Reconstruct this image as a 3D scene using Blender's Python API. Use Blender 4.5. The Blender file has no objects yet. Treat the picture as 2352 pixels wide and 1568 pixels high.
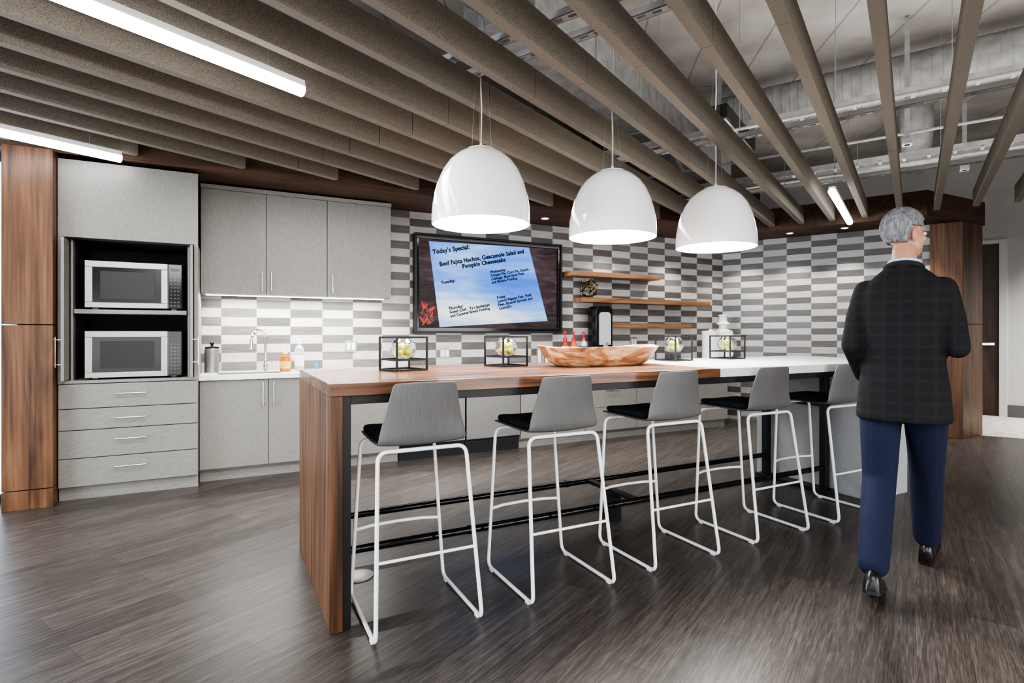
import bpy, bmesh, math, random
from mathutils import Vector, Matrix
random.seed(7)
COL=bpy.context.scene.collection
V=Vector
# ------------------------------------------------------------------ materials
def newmat(name):
    m=bpy.data.materials.new(name); m.use_nodes=True
    nt=m.node_tree; b=nt.nodes['Principled BSDF']
    return m,nt,b
def plain(name,col,rough=.5,metal=0,emit=None,es=0,trans=0,coat=0,noise=0,nscale=40,bump=0):
    m,nt,b=newmat(name)
    b.inputs['Base Color'].default_value=(*col,1); b.inputs['Roughness'].default_value=rough
    b.inputs['Metallic'].default_value=metal
    if coat: b.inputs['Coat Weight'].default_value=coat
    if trans: b.inputs['Transmission Weight'].default_value=trans; b.inputs['IOR'].default_value=1.45
    if emit: b.inputs['Emission Color'].default_value=(*emit,1); b.inputs['Emission Strength'].default_value=es
    if noise or bump:
        tc=nt.nodes.new('ShaderNodeTexCoord'); n=nt.nodes.new('ShaderNodeTexNoise'); n.inputs['Scale'].default_value=nscale; n.inputs['Detail'].default_value=5
        nt.links.new(tc.outputs['Object'],n.inputs['Vector'])
        if noise:
            r=nt.nodes.new('ShaderNodeValToRGB')
            r.color_ramp.elements[0].position=.3; r.color_ramp.elements[1].position=.7
            r.color_ramp.elements[0].color=(*[c*(1-noise) for c in col],1); r.color_ramp.elements[1].color=(*[min(1,c*(1+noise)) for c in col],1)
            nt.links.new(n.outputs['Fac'],r.inputs['Fac']); nt.links.new(r.outputs['Color'],b.inputs['Base Color'])
        if bump:
            bp=nt.nodes.new('ShaderNodeBump'); bp.inputs['Strength'].default_value=bump; bp.inputs['Distance'].default_value=.003
            nt.links.new(n.outputs['Fac'],bp.inputs['Height']); nt.links.new(bp.outputs['Normal'],b.inputs['Normal'])
    return m
def grain(name,cols,sc,rough=.4,dist=1.2,fine=.35,detail=8,nscale=1.0,coat=0,rot=0):
    m,nt,b=newmat(name)
    tc=nt.nodes.new('ShaderNodeTexCoord')
    mp0=nt.nodes.new('ShaderNodeMapping'); mp0.inputs['Rotation'].default_value=(0,0,rot)
    mp=nt.nodes.new('ShaderNodeMapping'); mp.inputs['Scale'].default_value=sc
    n=nt.nodes.new('ShaderNodeTexNoise'); n.inputs['Scale'].default_value=nscale; n.inputs['Detail'].default_value=detail; n.inputs['Distortion'].default_value=dist
    mp2=nt.nodes.new('ShaderNodeMapping'); mp2.inputs['Scale'].default_value=tuple(s*9 if s>max(sc)*.6 else s*2.5 for s in sc)
    n2=nt.nodes.new('ShaderNodeTexNoise'); n2.inputs['Scale'].default_value=nscale; n2.inputs['Detail'].default_value=4
    L=nt.links.new
    L(tc.outputs['Object'],mp0.inputs['Vector']); L(mp0.outputs['Vector'],mp.inputs['Vector']); L(mp.outputs['Vector'],n.inputs['Vector'])
    L(mp0.outputs['Vector'],mp2.inputs['Vector']); L(mp2.outputs['Vector'],n2.inputs['Vector'])
    mx=nt.nodes.new('ShaderNodeMix'); mx.data_type='FLOAT'; mx.inputs[0].default_value=fine
    L(n.outputs['Fac'],mx.inputs[2]); L(n2.outputs['Fac'],mx.inputs[3])
    r=nt.nodes.new('ShaderNodeValToRGB'); e=r.color_ramp.elements
    e[0].position=.36; e[0].color=(*cols[0],1); e[1].position=.66; e[1].color=(*cols[-1],1)
    for i,c in enumerate(cols[1:-1]):
        x=e.new(.36+.30*(i+1)/(len(cols)-1)); x.color=(*c,1)
    L(mx.outputs[0],r.inputs['Fac']); L(r.outputs['Color'],b.inputs['Base Color'])
    b.inputs['Roughness'].default_value=rough
    if coat: b.inputs['Coat Weight'].default_value=coat
    return m
WAL=[(.042,.019,.009),(.104,.047,.022),(.165,.078,.037),(.225,.114,.056)]
M_walV=grain('walnut_vertical',WAL,(6,6,.5),rough=.4,dist=2.0)
M_walX=grain('walnut_lengthwise',[(.045,.018,.009),(.125,.053,.025),(.225,.10,.048),(.32,.155,.078)],(.7,8,8),rough=.3,coat=.2,dist=2.6)
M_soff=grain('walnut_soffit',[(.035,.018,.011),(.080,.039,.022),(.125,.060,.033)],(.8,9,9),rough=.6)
M_shelf=grain('walnut_shelf',[(.12,.055,.025),(.26,.13,.06),(.38,.21,.11)],(.9,9,9),rough=.4)
M_bowl=grain('pale_carved_wood',[(.24,.09,.035),(.46,.24,.12),(.68,.48,.30),(.80,.64,.47)],(2.2,7,9),rough=.5,dist=2.5,fine=.15)
M_lam=grain('grey_linen_laminate',[(.198,.189,.173),(.232,.222,.203),(.268,.256,.235)],(90,90,22),rough=.42,dist=0,fine=.5)
M_lamH=grain('grey_linen_laminate_horizontal',[(.198,.189,.173),(.232,.222,.203),(.268,.256,.235)],(22,90,90),rough=.42,dist=0,fine=.5)
M_shell=grain('grey_stained_plywood',[(.122,.120,.119),(.142,.140,.139),(.163,.161,.159)],(190,50,3),rough=.5,dist=0,fine=.5)
M_slat=plain('beige_grey_felt',(.205,.180,.148),.95,noise=.42,nscale=230,bump=.2)
M_black=plain('black_steel',(.012,.012,.013),.42)
M_blackg=plain('black_gloss',(.008,.008,.009),.12)
M_cush=plain('black_velvet',(.014,.015,.018),.85,noise=.6,nscale=60,bump=.5)
M_white=plain('white_powder_coat',(.88,.89,.90),.3)
M_shade=plain('white_gloss_shade',(.90,.90,.92),.12,coat=.5,emit=(1,1,1),es=.16)
M_glow=plain('lit_diffuser',(1,1,1),.5,emit=(1,.98,.95),es=9)
M_tube=plain('lit_tube',(1,1,1),.5,emit=(.97,.98,1),es=18)
M_led=plain('lit_led_strip',(1,1,1),.5,emit=(1,.98,.95),es=24)
M_quartz=plain('white_quartz',(.84,.84,.83),.18,noise=.04,nscale=30)
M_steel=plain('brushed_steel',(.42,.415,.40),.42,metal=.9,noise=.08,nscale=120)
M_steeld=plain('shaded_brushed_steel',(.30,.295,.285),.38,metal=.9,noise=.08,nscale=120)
M_chrome=plain('chrome',(.8,.8,.8),.08,metal=1)
M_glassd=plain('dark_glass',(.008,.009,.010),.2)
M_glass=plain('clear_glass',(1,1,1),.02,trans=1)
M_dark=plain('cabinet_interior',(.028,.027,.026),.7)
M_paint=plain('light_paint',(.55,.545,.54),.8,noise=.04,nscale=3)
M_trimw=plain('white_door_trim',(.6,.6,.6),.4)
M_galv=plain('galvanised_metal',(.36,.37,.37),.45,metal=.6,noise=.15,nscale=12)
M_galvl=plain('light_painted_metal',(.31,.31,.305),.6,noise=.2,nscale=9)
M_ped=plain('pale_grey_panel',(.46,.47,.48),.45,noise=.04,nscale=20)
M_bronze=plain('aged_bronze',(.20,.15,.09),.3,metal=1)
M_lime=plain('lime_peel',(.50,.60,.06),.4,noise=.3,nscale=25)
M_lemon=plain('lemon_peel',(.85,.70,.10),.4,noise=.2,nscale=25)
M_doorw=grain('dark_door_veneer',[(.03,.015,.01),(.06,.028,.018),(.09,.045,.03)],(9,9,.8),rough=.4)

def tile_mat():
    m,nt,b=newmat('two_tone_stacked_tile'); L=nt.links.new; N=nt.nodes.new
    tc=N('ShaderNodeTexCoord'); sp=N('ShaderNodeSeparateXYZ'); L(tc.outputs['Object'],sp.inputs[0])
    def math_(op,a,bv=None):
        n=N('ShaderNodeMath'); n.operation=op
        if hasattr(a,'is_linked'): L(a,n.inputs[0])
        else: n.inputs[0].default_value=a
        if bv is not None:
            if hasattr(bv,'is_linked'): L(bv,n.inputs[1])
            else: n.inputs[1].default_value=bv
        return n.outputs[0]
    u=math_('DIVIDE',math_('ADD',sp.outputs['X'],20*.315+.05),.315); w=math_('DIVIDE',math_('ADD',sp.outputs['Z'],.04),.088)
    fu=math_('FLOOR',u); fw=math_('FLOOR',w)
    par=math_('MODULO',math_('ADD',fu,fw),2.0)
    dark=math_('GREATER_THAN',par,.5)
    gu=math_('LESS_THAN',math_('FRACT',u),.010); gw=math_('LESS_THAN',math_('FRACT',w),.035)
    g=math_('MAXIMUM',gu,gw)
    cx=N('ShaderNodeCombineXYZ'); L(fu,cx.inputs[0]); L(fw,cx.inputs[1]); wn=N('ShaderNodeTexWhiteNoise'); wn.noise_dimensions='2D'; L(cx.outputs[0],wn.inputs['Vector'])
    mp=N('ShaderNodeMapping'); mp.inputs['Scale'].default_value=(5,5,60); L(tc.outputs['Object'],mp.inputs[0])
    no=N('ShaderNodeTexNoise'); no.inputs['Scale'].default_value=1; no.inputs['Detail'].default_value=5; L(mp.outputs[0],no.inputs['Vector'])
    mf=N('ShaderNodeMix'); mf.data_type='FLOAT'; mf.inputs[0].default_value=.35; L(no.outputs['Fac'],mf.inputs[2]); L(wn.outputs['Value'],mf.inputs[3])
    cd=N('ShaderNodeValToRGB'); cd.color_ramp.elements[0].position=.3; cd.color_ramp.elements[1].position=.7
    cd.color_ramp.elements[0].color=(.088,.081,.077,1); cd.color_ramp.elements[1].color=(.172,.160,.152,1); L(mf.outputs[0],cd.inputs[0])
    cl=N('ShaderNodeValToRGB'); cl.color_ramp.elements[0].position=.3; cl.color_ramp.elements[1].position=.7
    cl.color_ramp.elements[0].color=(.37,.365,.355,1); cl.color_ramp.elements[1].color=(.51,.503,.49,1); L(mf.outputs[0],cl.inputs[0])
    mx=N('ShaderNodeMix'); mx.data_type='RGBA'; L(dark,mx.inputs[0]); L(cl.outputs[0],mx.inputs[6]); L(cd.outputs[0],mx.inputs[7])
    mg=N('ShaderNodeMix'); mg.data_type='RGBA'; L(g,mg.inputs[0]); L(mx.outputs[2],mg.inputs[6]); mg.inputs[7].default_value=(.32,.317,.31,1)
    L(mg.outputs[2],b.inputs['Base Color']); b.inputs['Roughness'].default_value=.4
    bp=N('ShaderNodeBump'); bp.inputs['Strength'].default_value=.5; bp.inputs['Distance'].default_value=.003; bp.invert=True
    L(g,bp.inputs['Height']); L(bp.outputs[0],b.inputs['Normal'])
    return m
M_tile=tile_mat()
SA=math.atan2(.4527,.8915)     # slat direction, world
def floor_mat():
    m,nt,b=newmat('dark_plank_floor'); L=nt.links.new; N=nt.nodes.new
    tc=N('ShaderNodeTexCoord'); mp=N('ShaderNodeMapping'); mp.inputs['Rotation'].default_value=(0,0,-SA); L(tc.outputs['Object'],mp.inputs[0])
    br=N('ShaderNodeTexBrick'); br.inputs['Scale'].default_value=1; br.inputs['Brick Width'].default_value=1.25; br.inputs['Row Height'].default_value=.19
    br.inputs['Mortar Size'].default_value=.0014; br.offset=.37; br.inputs['Color1'].default_value=(.25,.25,.25,1); br.inputs['Color2'].default_value=(.75,.75,.75,1); br.inputs['Mortar'].default_value=(0,0,0,1)
    L(mp.outputs[0],br.inputs['Vector'])
    m2=N('ShaderNodeMapping'); m2.inputs['Scale'].default_value=(1.4,30,1); L(mp.outputs[0],m2.inputs[0])
    n=N('ShaderNodeTexNoise'); n.inputs['Scale'].default_value=1.5; n.inputs['Detail'].default_value=10; n.inputs['Roughness'].default_value=.62; n.inputs['Distortion'].default_value=1.1; L(m2.outputs[0],n.inputs['Vector'])
    m3=N('ShaderNodeMapping'); m3.inputs['Scale'].default_value=(7,170,1); L(mp.outputs[0],m3.inputs[0])
    n3=N('ShaderNodeTexNoise'); n3.inputs['Scale'].default_value=1.5; n3.inputs['Detail'].default_value=5; L(m3.outputs[0],n3.inputs['Vector'])
    a=N('ShaderNodeMix'); a.data_type='FLOAT'; a.inputs[0].default_value=.48; L(n.outputs['Fac'],a.inputs[2]); L(n3.outputs['Fac'],a.inputs[3])
    sp=N('ShaderNodeSeparateColor'); L(br.outputs['Color'],sp.inputs[0])
    c=N('ShaderNodeMix'); c.data_type='FLOAT'; c.inputs[0].default_value=.13; L(a.outputs[0],c.inputs[2]); L(sp.outputs[0],c.inputs[3])
    r=N('ShaderNodeValToRGB'); e=r.color_ramp.elements; e[0].position=.35; e[0].color=(.024,.020,.0175,1); e[1].position=.65; e[1].color=(.150,.130,.113,1)
    x=e.new(.5); x.color=(.066,.056,.049,1)
    L(c.outputs[0],r.inputs[0]); L(r.outputs[0],b.inputs['Base Color'])
    rr=N('ShaderNodeMapRange'); rr.inputs[3].default_value=.24; rr.inputs[4].default_value=.46; L(n3.outputs['Fac'],rr.inputs[0]); L(rr.outputs[0],b.inputs['Roughness'])
    bp=N('ShaderNodeBump'); bp.inputs['Strength'].default_value=.22; bp.inputs['Distance'].default_value=.0015; L(a.outputs[0],bp.inputs['Height']); L(bp.outputs[0],b.inputs['Normal'])
    return m
M_floor=floor_mat()
def deck_mat():
    m,nt,b=newmat('pale_deck_panels'); L=nt.links.new; N=nt.nodes.new
    tc=N('ShaderNodeTexCoord'); mp=N('ShaderNodeMapping'); mp.inputs['Rotation'].default_value=(0,0,-SA-.5); L(tc.outputs['Object'],mp.inputs[0])
    br=N('ShaderNodeTexBrick'); br.inputs['Scale'].default_value=1; br.inputs['Brick Width'].default_value=7; br.inputs['Row Height'].default_value=.62; br.inputs['Mortar Size'].default_value=.014; br.inputs['Mortar Smooth'].default_value=.8
    br.inputs['Color1'].default_value=(.38,.36,.335,1); br.inputs['Color2'].default_value=(.42,.40,.375,1); br.inputs['Mortar'].default_value=(.24,.22,.20,1)
    L(mp.outputs[0],br.inputs['Vector'])
    n=N('ShaderNodeTexNoise'); n.inputs['Scale'].default_value=1.7; n.inputs['Detail'].default_value=7; L(mp.outputs[0],n.inputs['Vector'])
    mx=N('ShaderNodeMix'); mx.data_type='RGBA'; mx.blend_type='MULTIPLY'; mx.inputs[0].default_value=.7
    r=N('ShaderNodeValToRGB'); r.color_ramp.elements[0].position=.3; r.color_ramp.elements[0].color=(.5,.48,.45,1); r.color_ramp.elements[1].position=.65; L(n.outputs['Fac'],r.inputs[0])
    L(br.outputs['Color'],mx.inputs[6]); L(r.outputs[0],mx.inputs[7]); L(mx.outputs[2],b.inputs['Base Color']); b.inputs['Roughness'].default_value=.85
    return m
M_ceil=deck_mat()
# ------------------------------------------------------------------ mesh building
class MB:
    def __init__(s): s.v=[]; s.f=[]
    def add(s,vs,fs):
        o=len(s.v); s.v+= [tuple(p) for p in vs]; s.f+=[tuple(i+o for i in f) for f in fs]; return s
    def box(s,lo,hi,M=None):
        (a,b,c),(d,e,g)=lo,hi
        vs=[V(p) for p in [(a,b,c),(d,b,c),(d,e,c),(a,e,c),(a,b,g),(d,b,g),(d,e,g),(a,e,g)]]
        if M: vs=[M@p for p in vs]
        return s.add(vs,[(0,3,2,1),(4,5,6,7),(0,1,5,4),(1,2,6,5),(2,3,7,6),(3,0,4,7)])
    def loft(s,rings,cap=True,closed=False):
        n=len(rings[0]); o=[]; 
        for r in rings: o+=list(r)
        fs=[]; R=len(rings)
        for i in range(R if closed else R-1):
            for j in range(n):
                a=i*n+j; b=i*n+(j+1)%n; c=((i+1)%R)*n+(j+1)%n; d=((i+1)%R)*n+j
                fs.append((a,b,c,d))
        if cap and not closed:
            fs.append(tuple(reversed(range(n)))); fs.append(tuple(range((R-1)*n,R*n)))
        return s.add(o,fs)
    def sweep(s,pts,r,n=10,closed=False,flat=1):
        pts=[V(p) for p in pts]; N=len(pts); rs=r if isinstance(r,(list,tuple)) else [r]*N
        T=[]
        for i in range(N):
            a=pts[(i-1)%N] if (closed or i>0) else pts[i]; b=pts[(i+1)%N] if (closed or i<N-1) else pts[i]
            T.append((b-a).normalized())
        ref=V((0,0,1)) if abs(T[0].z)<.9 else V((1,0,0))
        u=(ref-T[0]*ref.dot(T[0])).normalized(); rings=[]
        for i in range(N):
            u=(u-T[i]*u.dot(T[i])).normalized(); w=T[i].cross(u)
            rings.append([pts[i]+(u*math.cos(k*2*math.pi/n)*flat+w*math.sin(k*2*math.pi/n))*rs[i] for k in range(n)])
        return s.loft(rings,closed=closed)
    def cyl(s,p0,p1,r0,r1=None,n=20): return s.sweep([p0,p1],[r0,r0 if r1 is None else r1],n)
    def lathe(s,prof,c=(0,0,0),n=32,cap=True):
        c=V(c); return s.loft([[c+V((max(r,1e-4)*math.cos(k*2*math.pi/n),max(r,1e-4)*math.sin(k*2*math.pi/n),z)) for k in range(n)] for r,z in prof],cap=cap)
    def ell(s,c,r,n=16,M=None):
        if not isinstance(r,(tuple,list)): r=(r,r,r)
        rings=[]
        for i in range(n//2+1):
            ph=-math.pi/2+math.pi*i/(n//2); cr=max(math.cos(ph),1e-3)
            ring=[V((r[0]*cr*math.cos(k*2*math.pi/n),r[1]*cr*math.sin(k*2*math.pi/n),r[2]*math.sin(ph)))+V(c) for k in range(n)]
            rings.append([M@p for p in ring] if M else ring)
        return s.loft(rings)
    def chain(s,pts,rs,n=14):
        for i in range(len(pts)-1): s.cyl(pts[i],pts[i+1],rs[i],rs[i+1],n)
        for p,r in zip(pts,rs): s.ell(p,r*1.0,n)
        return s
    def make(s,name,mat,parent=None,smooth=True,bevel=0,loc=None,rotz=0,ang=35):
        me=bpy.data.meshes.new(name); me.from_pydata(s.v,[],s.f)
        bm=bmesh.new(); bm.from_mesh(me); bmesh.ops.recalc_face_normals(bm,faces=bm.faces); bm.to_mesh(me); bm.free()
        if smooth:
            me.polygons.foreach_set('use_smooth',[True]*len(me.polygons)); me.set_sharp_from_angle(angle=math.radians(ang))
        me.materials.append(mat); ob=bpy.data.objects.new(name,me); COL.objects.link(ob)
        if parent: ob.parent=parent
        if loc: ob.location=loc
        if rotz: ob.rotation_euler=(0,0,rotz)
        if bevel:
            m=ob.modifiers.new('bevel','BEVEL'); m.width=bevel; m.segments=2; m.limit_method='ANGLE'; m.angle_limit=math.radians(40)
        return ob
def tag(ob,label,cat,group=None):
    ob['label']=label; ob['category']=cat
    if group: ob['group']=group
    return ob
def struct(ob): ob['kind']='structure'; return ob
def thing(name,loc,label,cat,group=None,rotz=0):
    e=bpy.data.objects.new(name,None); COL.objects.link(e); e.location=loc; e.rotation_euler=(0,0,rotz); e.empty_display_size=.1
    return tag(e,label,cat,group)
def copy_thing(ob,loc,rotz=None,label=None):
    def rec(o,par):
        c=o.copy(); COL.objects.link(c); c.parent=par
        for ch in list(o.children): rec(ch,c)
        return c
    c=rec(ob,None); c.location=loc
    if rotz is not None: c.rotation_euler=(0,0,rotz)
    if label: c['label']=label
    return c
def fillet(pts,r,n=6,closed=False):
    pts=[V(p) for p in pts]; N=len(pts); out=[]
    for i,p in enumerate(pts):
        if not closed and i in (0,N-1): out.append(p); continue
        a=pts[(i-1)%N]; b=pts[(i+1)%N]; da=(a-p); db=(b-p); rr=min(r,da.length*.45,db.length*.45)
        A=p+da.normalized()*rr; B=p+db.normalized()*rr
        for k in range(n+1):
            t=k/n; out.append(A*(1-t)**2+p*2*t*(1-t)+B*t*t)
    return out
def handle(parent,p0,p1,out=(0,-1,0),r=.006,off=.032,mat=None):
    p0=V(p0);p1=V(p1);o=V(out)*off; d=(p1-p0).normalized()*.02
    m=MB(); m.cyl(p0+o,p1+o,r,n=12); m.cyl(p0+d,p0+d+o,r*.8,n=10); m.cyl(p1-d,p1-d+o,r*.8,n=10)
    h=m.make('handle',mat or M_chrome,parent); h['label']='brushed steel bar handle'; return h
# ------------------------------------------------------------------ frames
S=V((.8915,.4527,0)); W=V((.4527,-.8915,0))
def SW(s,c,z=0): return V((S.x*s+W.x*c,S.y*s+W.y*c,z))
# ------------------------------------------------------------------ room
YB=6.12; XC=6.79; ZS=2.68; ZC=4.3
struct(MB().box((-9,-6,-.1),(16,12,0)).make('floor',M_floor,smooth=False))
struct(MB().box((-9,-6,ZC),(16,12,ZC+.1)).make('ceiling',M_ceil,smooth=False))
struct(MB().box((-1.45,YB,0),(XC+.15,YB+.12,ZS)).make('wall_back',M_tile,smooth=False))
A_w=math.atan2(W.y,W.x)
struct(MB().box((0,0,0),(2.60,.12,ZS)).make('wall_right',M_tile,smooth=False,loc=(XC,YB,0),rotz=A_w))
struct(MB().box((-9,11,0),(16,11.1,ZC)).make('wall_far',M_paint,smooth=False))
struct(MB().box((-9,-6,0),(-8.9,11,ZC)).make('wall_left',M_paint,smooth=False))
pc=V((XC,YB,0))+W*2.55
pe=pc+W*.32; px=pe+V((.5,0,0))
def prism(pts,z0,z1,m=None):
    m=m or MB(); m.loft([[V((p[0],p[1],z0)) for p in pts],[V((p[0],p[1],z1)) for p in pts]]); return m
q0=pc-S*.03; q1=pe-S*.03
PP=[q0,q1,px,px+V((0,.5,0)),pc+S*.5]
struct(prism(PP,1.416,ZS,prism(PP,0,1.41)).make('wall_pillar',M_walV,smooth=False,bevel=.003))
f0=V((-3.6,5.36,0)); f1=V((6.39,5.36,0)); f2=f1+W*2.016; f3=f2+V((1.35,0,0)); 
struct(prism([f0,f1,f2,f3,f3+V((.2,.9,0)),V((XC+.5,YB+.12,0)),V((-3.6,YB+.12,0))],ZS,2.98).make('trim_1',M_soff,smooth=False))
pier=MB()
for z0,z1 in ((0,.14),(.146,1.36),(1.366,ZS-.004)): pier.box((-1.455,5.27,z0),(-1.16,YB+.1,z1))
struct(pier.make('wall_pier',M_walV,smooth=False,bevel=.002))
# daylit glazed partition beside the pier (its edge shows next to the walnut)
gm=plain('daylit_frosted_glass',(.7,.8,.9),.4,emit=(.72,.86,1),es=2.2)
struct(MB().box((-3.6,5.62,.06),(-1.46,5.64,ZS-.06)).make('window_1',gm,smooth=False))
fr_=MB().box((-3.6,5.59,0),(-1.458,5.67,.06)).box((-3.6,5.59,ZS-.06),(-1.458,5.67,ZS))
for x in (-3.6,-2.55): fr_.box((x,5.59,.06),(x+.05,5.67,ZS-.06))
struct(fr_.make('trim_3',M_black,smooth=False))
Q=V((10.71,4.2,0))
struct(MB().box((-3.5,0,0),(-1.1,.12,ZC)).box((.07,0,0),(5,.12,ZC)).box((-1.1,0,2.75),(.07,.12,ZC)).make('wall_corridor',M_paint,smooth=False,loc=Q,rotz=A_w))
struct(MB().box((-1.03,.03,0),(-.03,.08,2.7)).make('door_1',M_doorw,smooth=False,loc=Q,rotz=A_w))
pb=MB().box((-.40,-.02,1.11),(-.08,.0,1.15)).box((-.38,0,1.115),(-.36,.03,1.145)).box((-.12,0,1.115),(-.10,.03,1.145)).make('push_bar',M_chrome,loc=Q,rotz=A_w,bevel=.004)
tag(pb,'steel push bar on the dark corridor door','door bar')
struct(MB().box((-1.1,-.02,0),(-1.03,.1,2.76)).box((-.03,-.02,0),(.07,.1,2.76)).box((-1.03,-.02,2.7),(-.03,.1,2.76)).make('trim_2',M_trimw,smooth=False,loc=Q,rotz=A_w,bevel=.004))
struct(MB().box((.075,-.018,0),(5,-.001,.19)).make('baseboard_corridor',plain('grey_base',(.12,.12,.125),.6),smooth=False,loc=Q,rotz=A_w))
cp=V((8.52,3.55,0)); cq=[cp,cp+W*5,cp+W*5+S*3,cp+S*3]
struct(prism(cq,.0005,.006).make('floor.001',plain('pale_corridor_carpet',(.55,.52,.48),.9,noise=.2,nscale=9),smooth=False))
# ------------------------------------------------------------------ ceiling slats
for n in range(-3,19):
    c=-4.684+.35*n
    se=min((5.32+.8915*c)/.4527,8.08)
    cuts=[-3]+[k for k in (-2.08,.36,2.8,5.24,7.68) if k<se-.1]+[se]
    m=MB()
    for a,b in zip(cuts[:-1],cuts[1:]):
        m.box((a+.003,-.029,0),(b-.003,.029,.18))
    ob=m.make('ceiling_slat',M_slat,smooth=False,loc=SW(0,c,2.72),rotz=SA)
    tag(ob,'long beige-grey felt acoustic slat hung under the ceiling','ceiling slat','parallel felt ceiling slats')
def strut(s,c0,c1,z,name='strut_channel'):
    m=MB(); L=c1-c0
    m.box((0,-.03,0),(L,-.014,.004)); m.box((0,.014,0),(L,.03,.004)); m.box((0,-.03,0),(L,-.027,.04)); m.box((0,.027,0),(L,.03,.04))
    k=0
    while k<L-.05: m.box((k,-.014,0),(k+.035,.014,.004)); k+=.085
    ob=m.make(name,M_paint,smooth=False,loc=SW(s,c0,z),rotz=A_w)
    return tag(ob,'slotted light metal strut channel above the slats','metal strut','slotted strut channels')
for s,z in ((2.49,2.93),(2.78,2.97),(4.9,2.93),(6.9,2.93)): strut(s,-4.2 if s<4 else -3.0,1.6 if s>4 else 1.4,z)
for s in (2.5,4.9,6.9):
    for n in range(2,17,2):
        c=-4.684+.35*n
        if (5.32+.8915*c)/.4527<s: continue
        w=MB().cyl(SW(s,c,2.89),SW(s,c,ZC),.0025,n=6).make('hanger_rod',M_galv)
        tag(w,'thin steel hanger rod holding a ceiling slat','hanger','ceiling hanger rods')
d0=V((6.65,2.54,3.96)); m=MB(); prof=[]; L=6.2
k=0
while k<L:
    prof+=[(k,.225),(k+.06,.225),(k+.065,.229),(k+.075,.229),(k+.08,.225)]; k+=.085
m.sweep([d0+W*(a-2.7) for a,_ in prof],[r for _,r in prof],32)
tag(m.make('spiral_duct',M_galvl),'large round spiral air duct under the deck','air duct')
e0=V((7.45,3.75,4.28)); e1=V((7.45,3.75,3.78)); e2=e1+S*1.7
m=MB(); p=fillet([e0,e1,e2],.22,8); m.sweep(p,.17,28); m.cyl(e1+V((0,0,.28)),e1+V((0,0,.31)),.178,n=28)
tag(m.make('elbow_duct',M_galvl),'round elbow air duct dropping from the deck','air duct')
m=MB().box((0,-.35,0),(5.4,.35,.35))
for k in range(1,6): m.box((k*.95,-.365,-.015),(k*.95+.03,.365,.365))
m=m.make('rectangular_duct',M_galvl,smooth=False,bevel=.01,loc=SW(3.4,-2.6,3.7),rotz=SA); tag(m,'rectangular wrapped air duct below the deck','air duct')
def tray(loc,L,rot,w=.3):
    m=MB().box((0,-w/2,0),(L,-w/2+.012,.07)).box((0,w/2-.012,0),(L,w/2,.07)); k=.1
    while k<L: m.box((k,-w/2,.005),(k+.03,w/2,.02)); k+=.22
    return tag(m.make('cable_tray',M_galvl,smooth=False,loc=loc,rotz=rot),'light metal ladder cable tray near the ceiling','cable tray','ladder cable trays')
tray(SW(6.1,-3.2,3.38),5.6,A_w); tray(SW(7.55,-2.4,3.2),5,A_w)
for pts,r in (([SW(5.2,-3,3.12),SW(5.2,0,3.12),SW(5.2,1.5,3.12)],.014),
              ([SW(7.2,-3,3.1),SW(7.2,0,3.1),SW(7.2,3.5,3.1)],.018),([SW(8.1,-2.5,3.3),SW(8.1,0,3.3),SW(8.1,3.5,3.3)],.022),([SW(6.65,-3,3.25),SW(6.65,0,3.25),SW(6.65,3,3.25)],.014),
              ([SW(1.5,-2.2,3.2),SW(4,-1.9,3.2),SW(6,-2.1,3.2),SW(6.5,-2.2,3.2)],.016)):
    tag(MB().sweep(fillet(pts,.2),r,12).make('conduit_pipe',M_galvl),'thin painted conduit pipe under the deck','pipe','conduit pipes')
for s,c in ((6.45,-.05),(7.82,.45),(6.35,-1.75)):
    tag(MB().box((-.02,-.02,0),(.02,.02,1.2)).box((-.06,-.04,0),(.06,.04,.05)).make('drop_support',M_galv,smooth=False,loc=SW(s,c,3.08),rotz=SA),'vertical metal channel support hanging from the deck','metal support','drop supports')
r=thing('air_diffuser',SW(4.95,-1.53+.17,3.16),'black slot air diffuser set above the slats','air vent',rotz=SA)
MB().box((0,-.06,0),(1.05,.06,.12)).make('body',M_black,r,smooth=False)
dm=MB()
for y in (-.035,0,.035): dm.box((.03,y-.008,-.006),(1.02,y+.008,0))
dm.make('grille',M_galvl,r,smooth=False)
# ------------------------------------------------------------------ lamps
def linlamp(s0,s1,c,z,label):
    r=thing('linear_lamp',SW(s0,c,z),label,'ceiling lamp','linear tube lamps',rotz=SA); L=s1-s0
    MB().box((0,-.03,.03),(L,.03,.07)).make('housing',M_white,r,smooth=False,bevel=.004)
    MB().sweep([(0.0,0,.02),(L,0,.02)],.034,20).make('diffuser',M_tube,r)
    for x in (.2,L-.2): MB().cyl((x,0,.07),(x,0,ZC-z),.002,n=6).make('suspension_wire',M_galv,r)
linlamp(-.6,1.82,-2.76,2.63,'long glowing white tube lamp between the felt slats')
linlamp(-1.2,1.70,-4.96,2.63,'long glowing white tube lamp near the wood pier')
linlamp(6.16,8.0,-.64,2.65,'short glowing white tube lamp near the tiled wall')
pl=thing('pendant_lamp',(1.358,3.05,1.95),'large glossy white dome pendant lamp above the bar','pendant lamp','three white dome pendants')
prof=[(.295,0),(.2945,.05),(.290,.11),(.278,.18),(.258,.25),(.228,.32),(.19,.375),(.145,.415),(.11,.436),(.088,.444)]
sh=MB().lathe(prof+[(.084,.438),(.105,.43),(.14,.408),(.185,.368),(.222,.315),(.252,.247),(.272,.178),(.284,.11),(.289,.05),(.290,.0)],n=56,cap=False)
n=56; R=20
sh.f+= [((R-1)*n+j,(R-1)*n+(j+1)%n,(j+1)%n,j) for j in range(n)]
sh.make('lamp_shade',M_shade,pl,ang=60)
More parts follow.
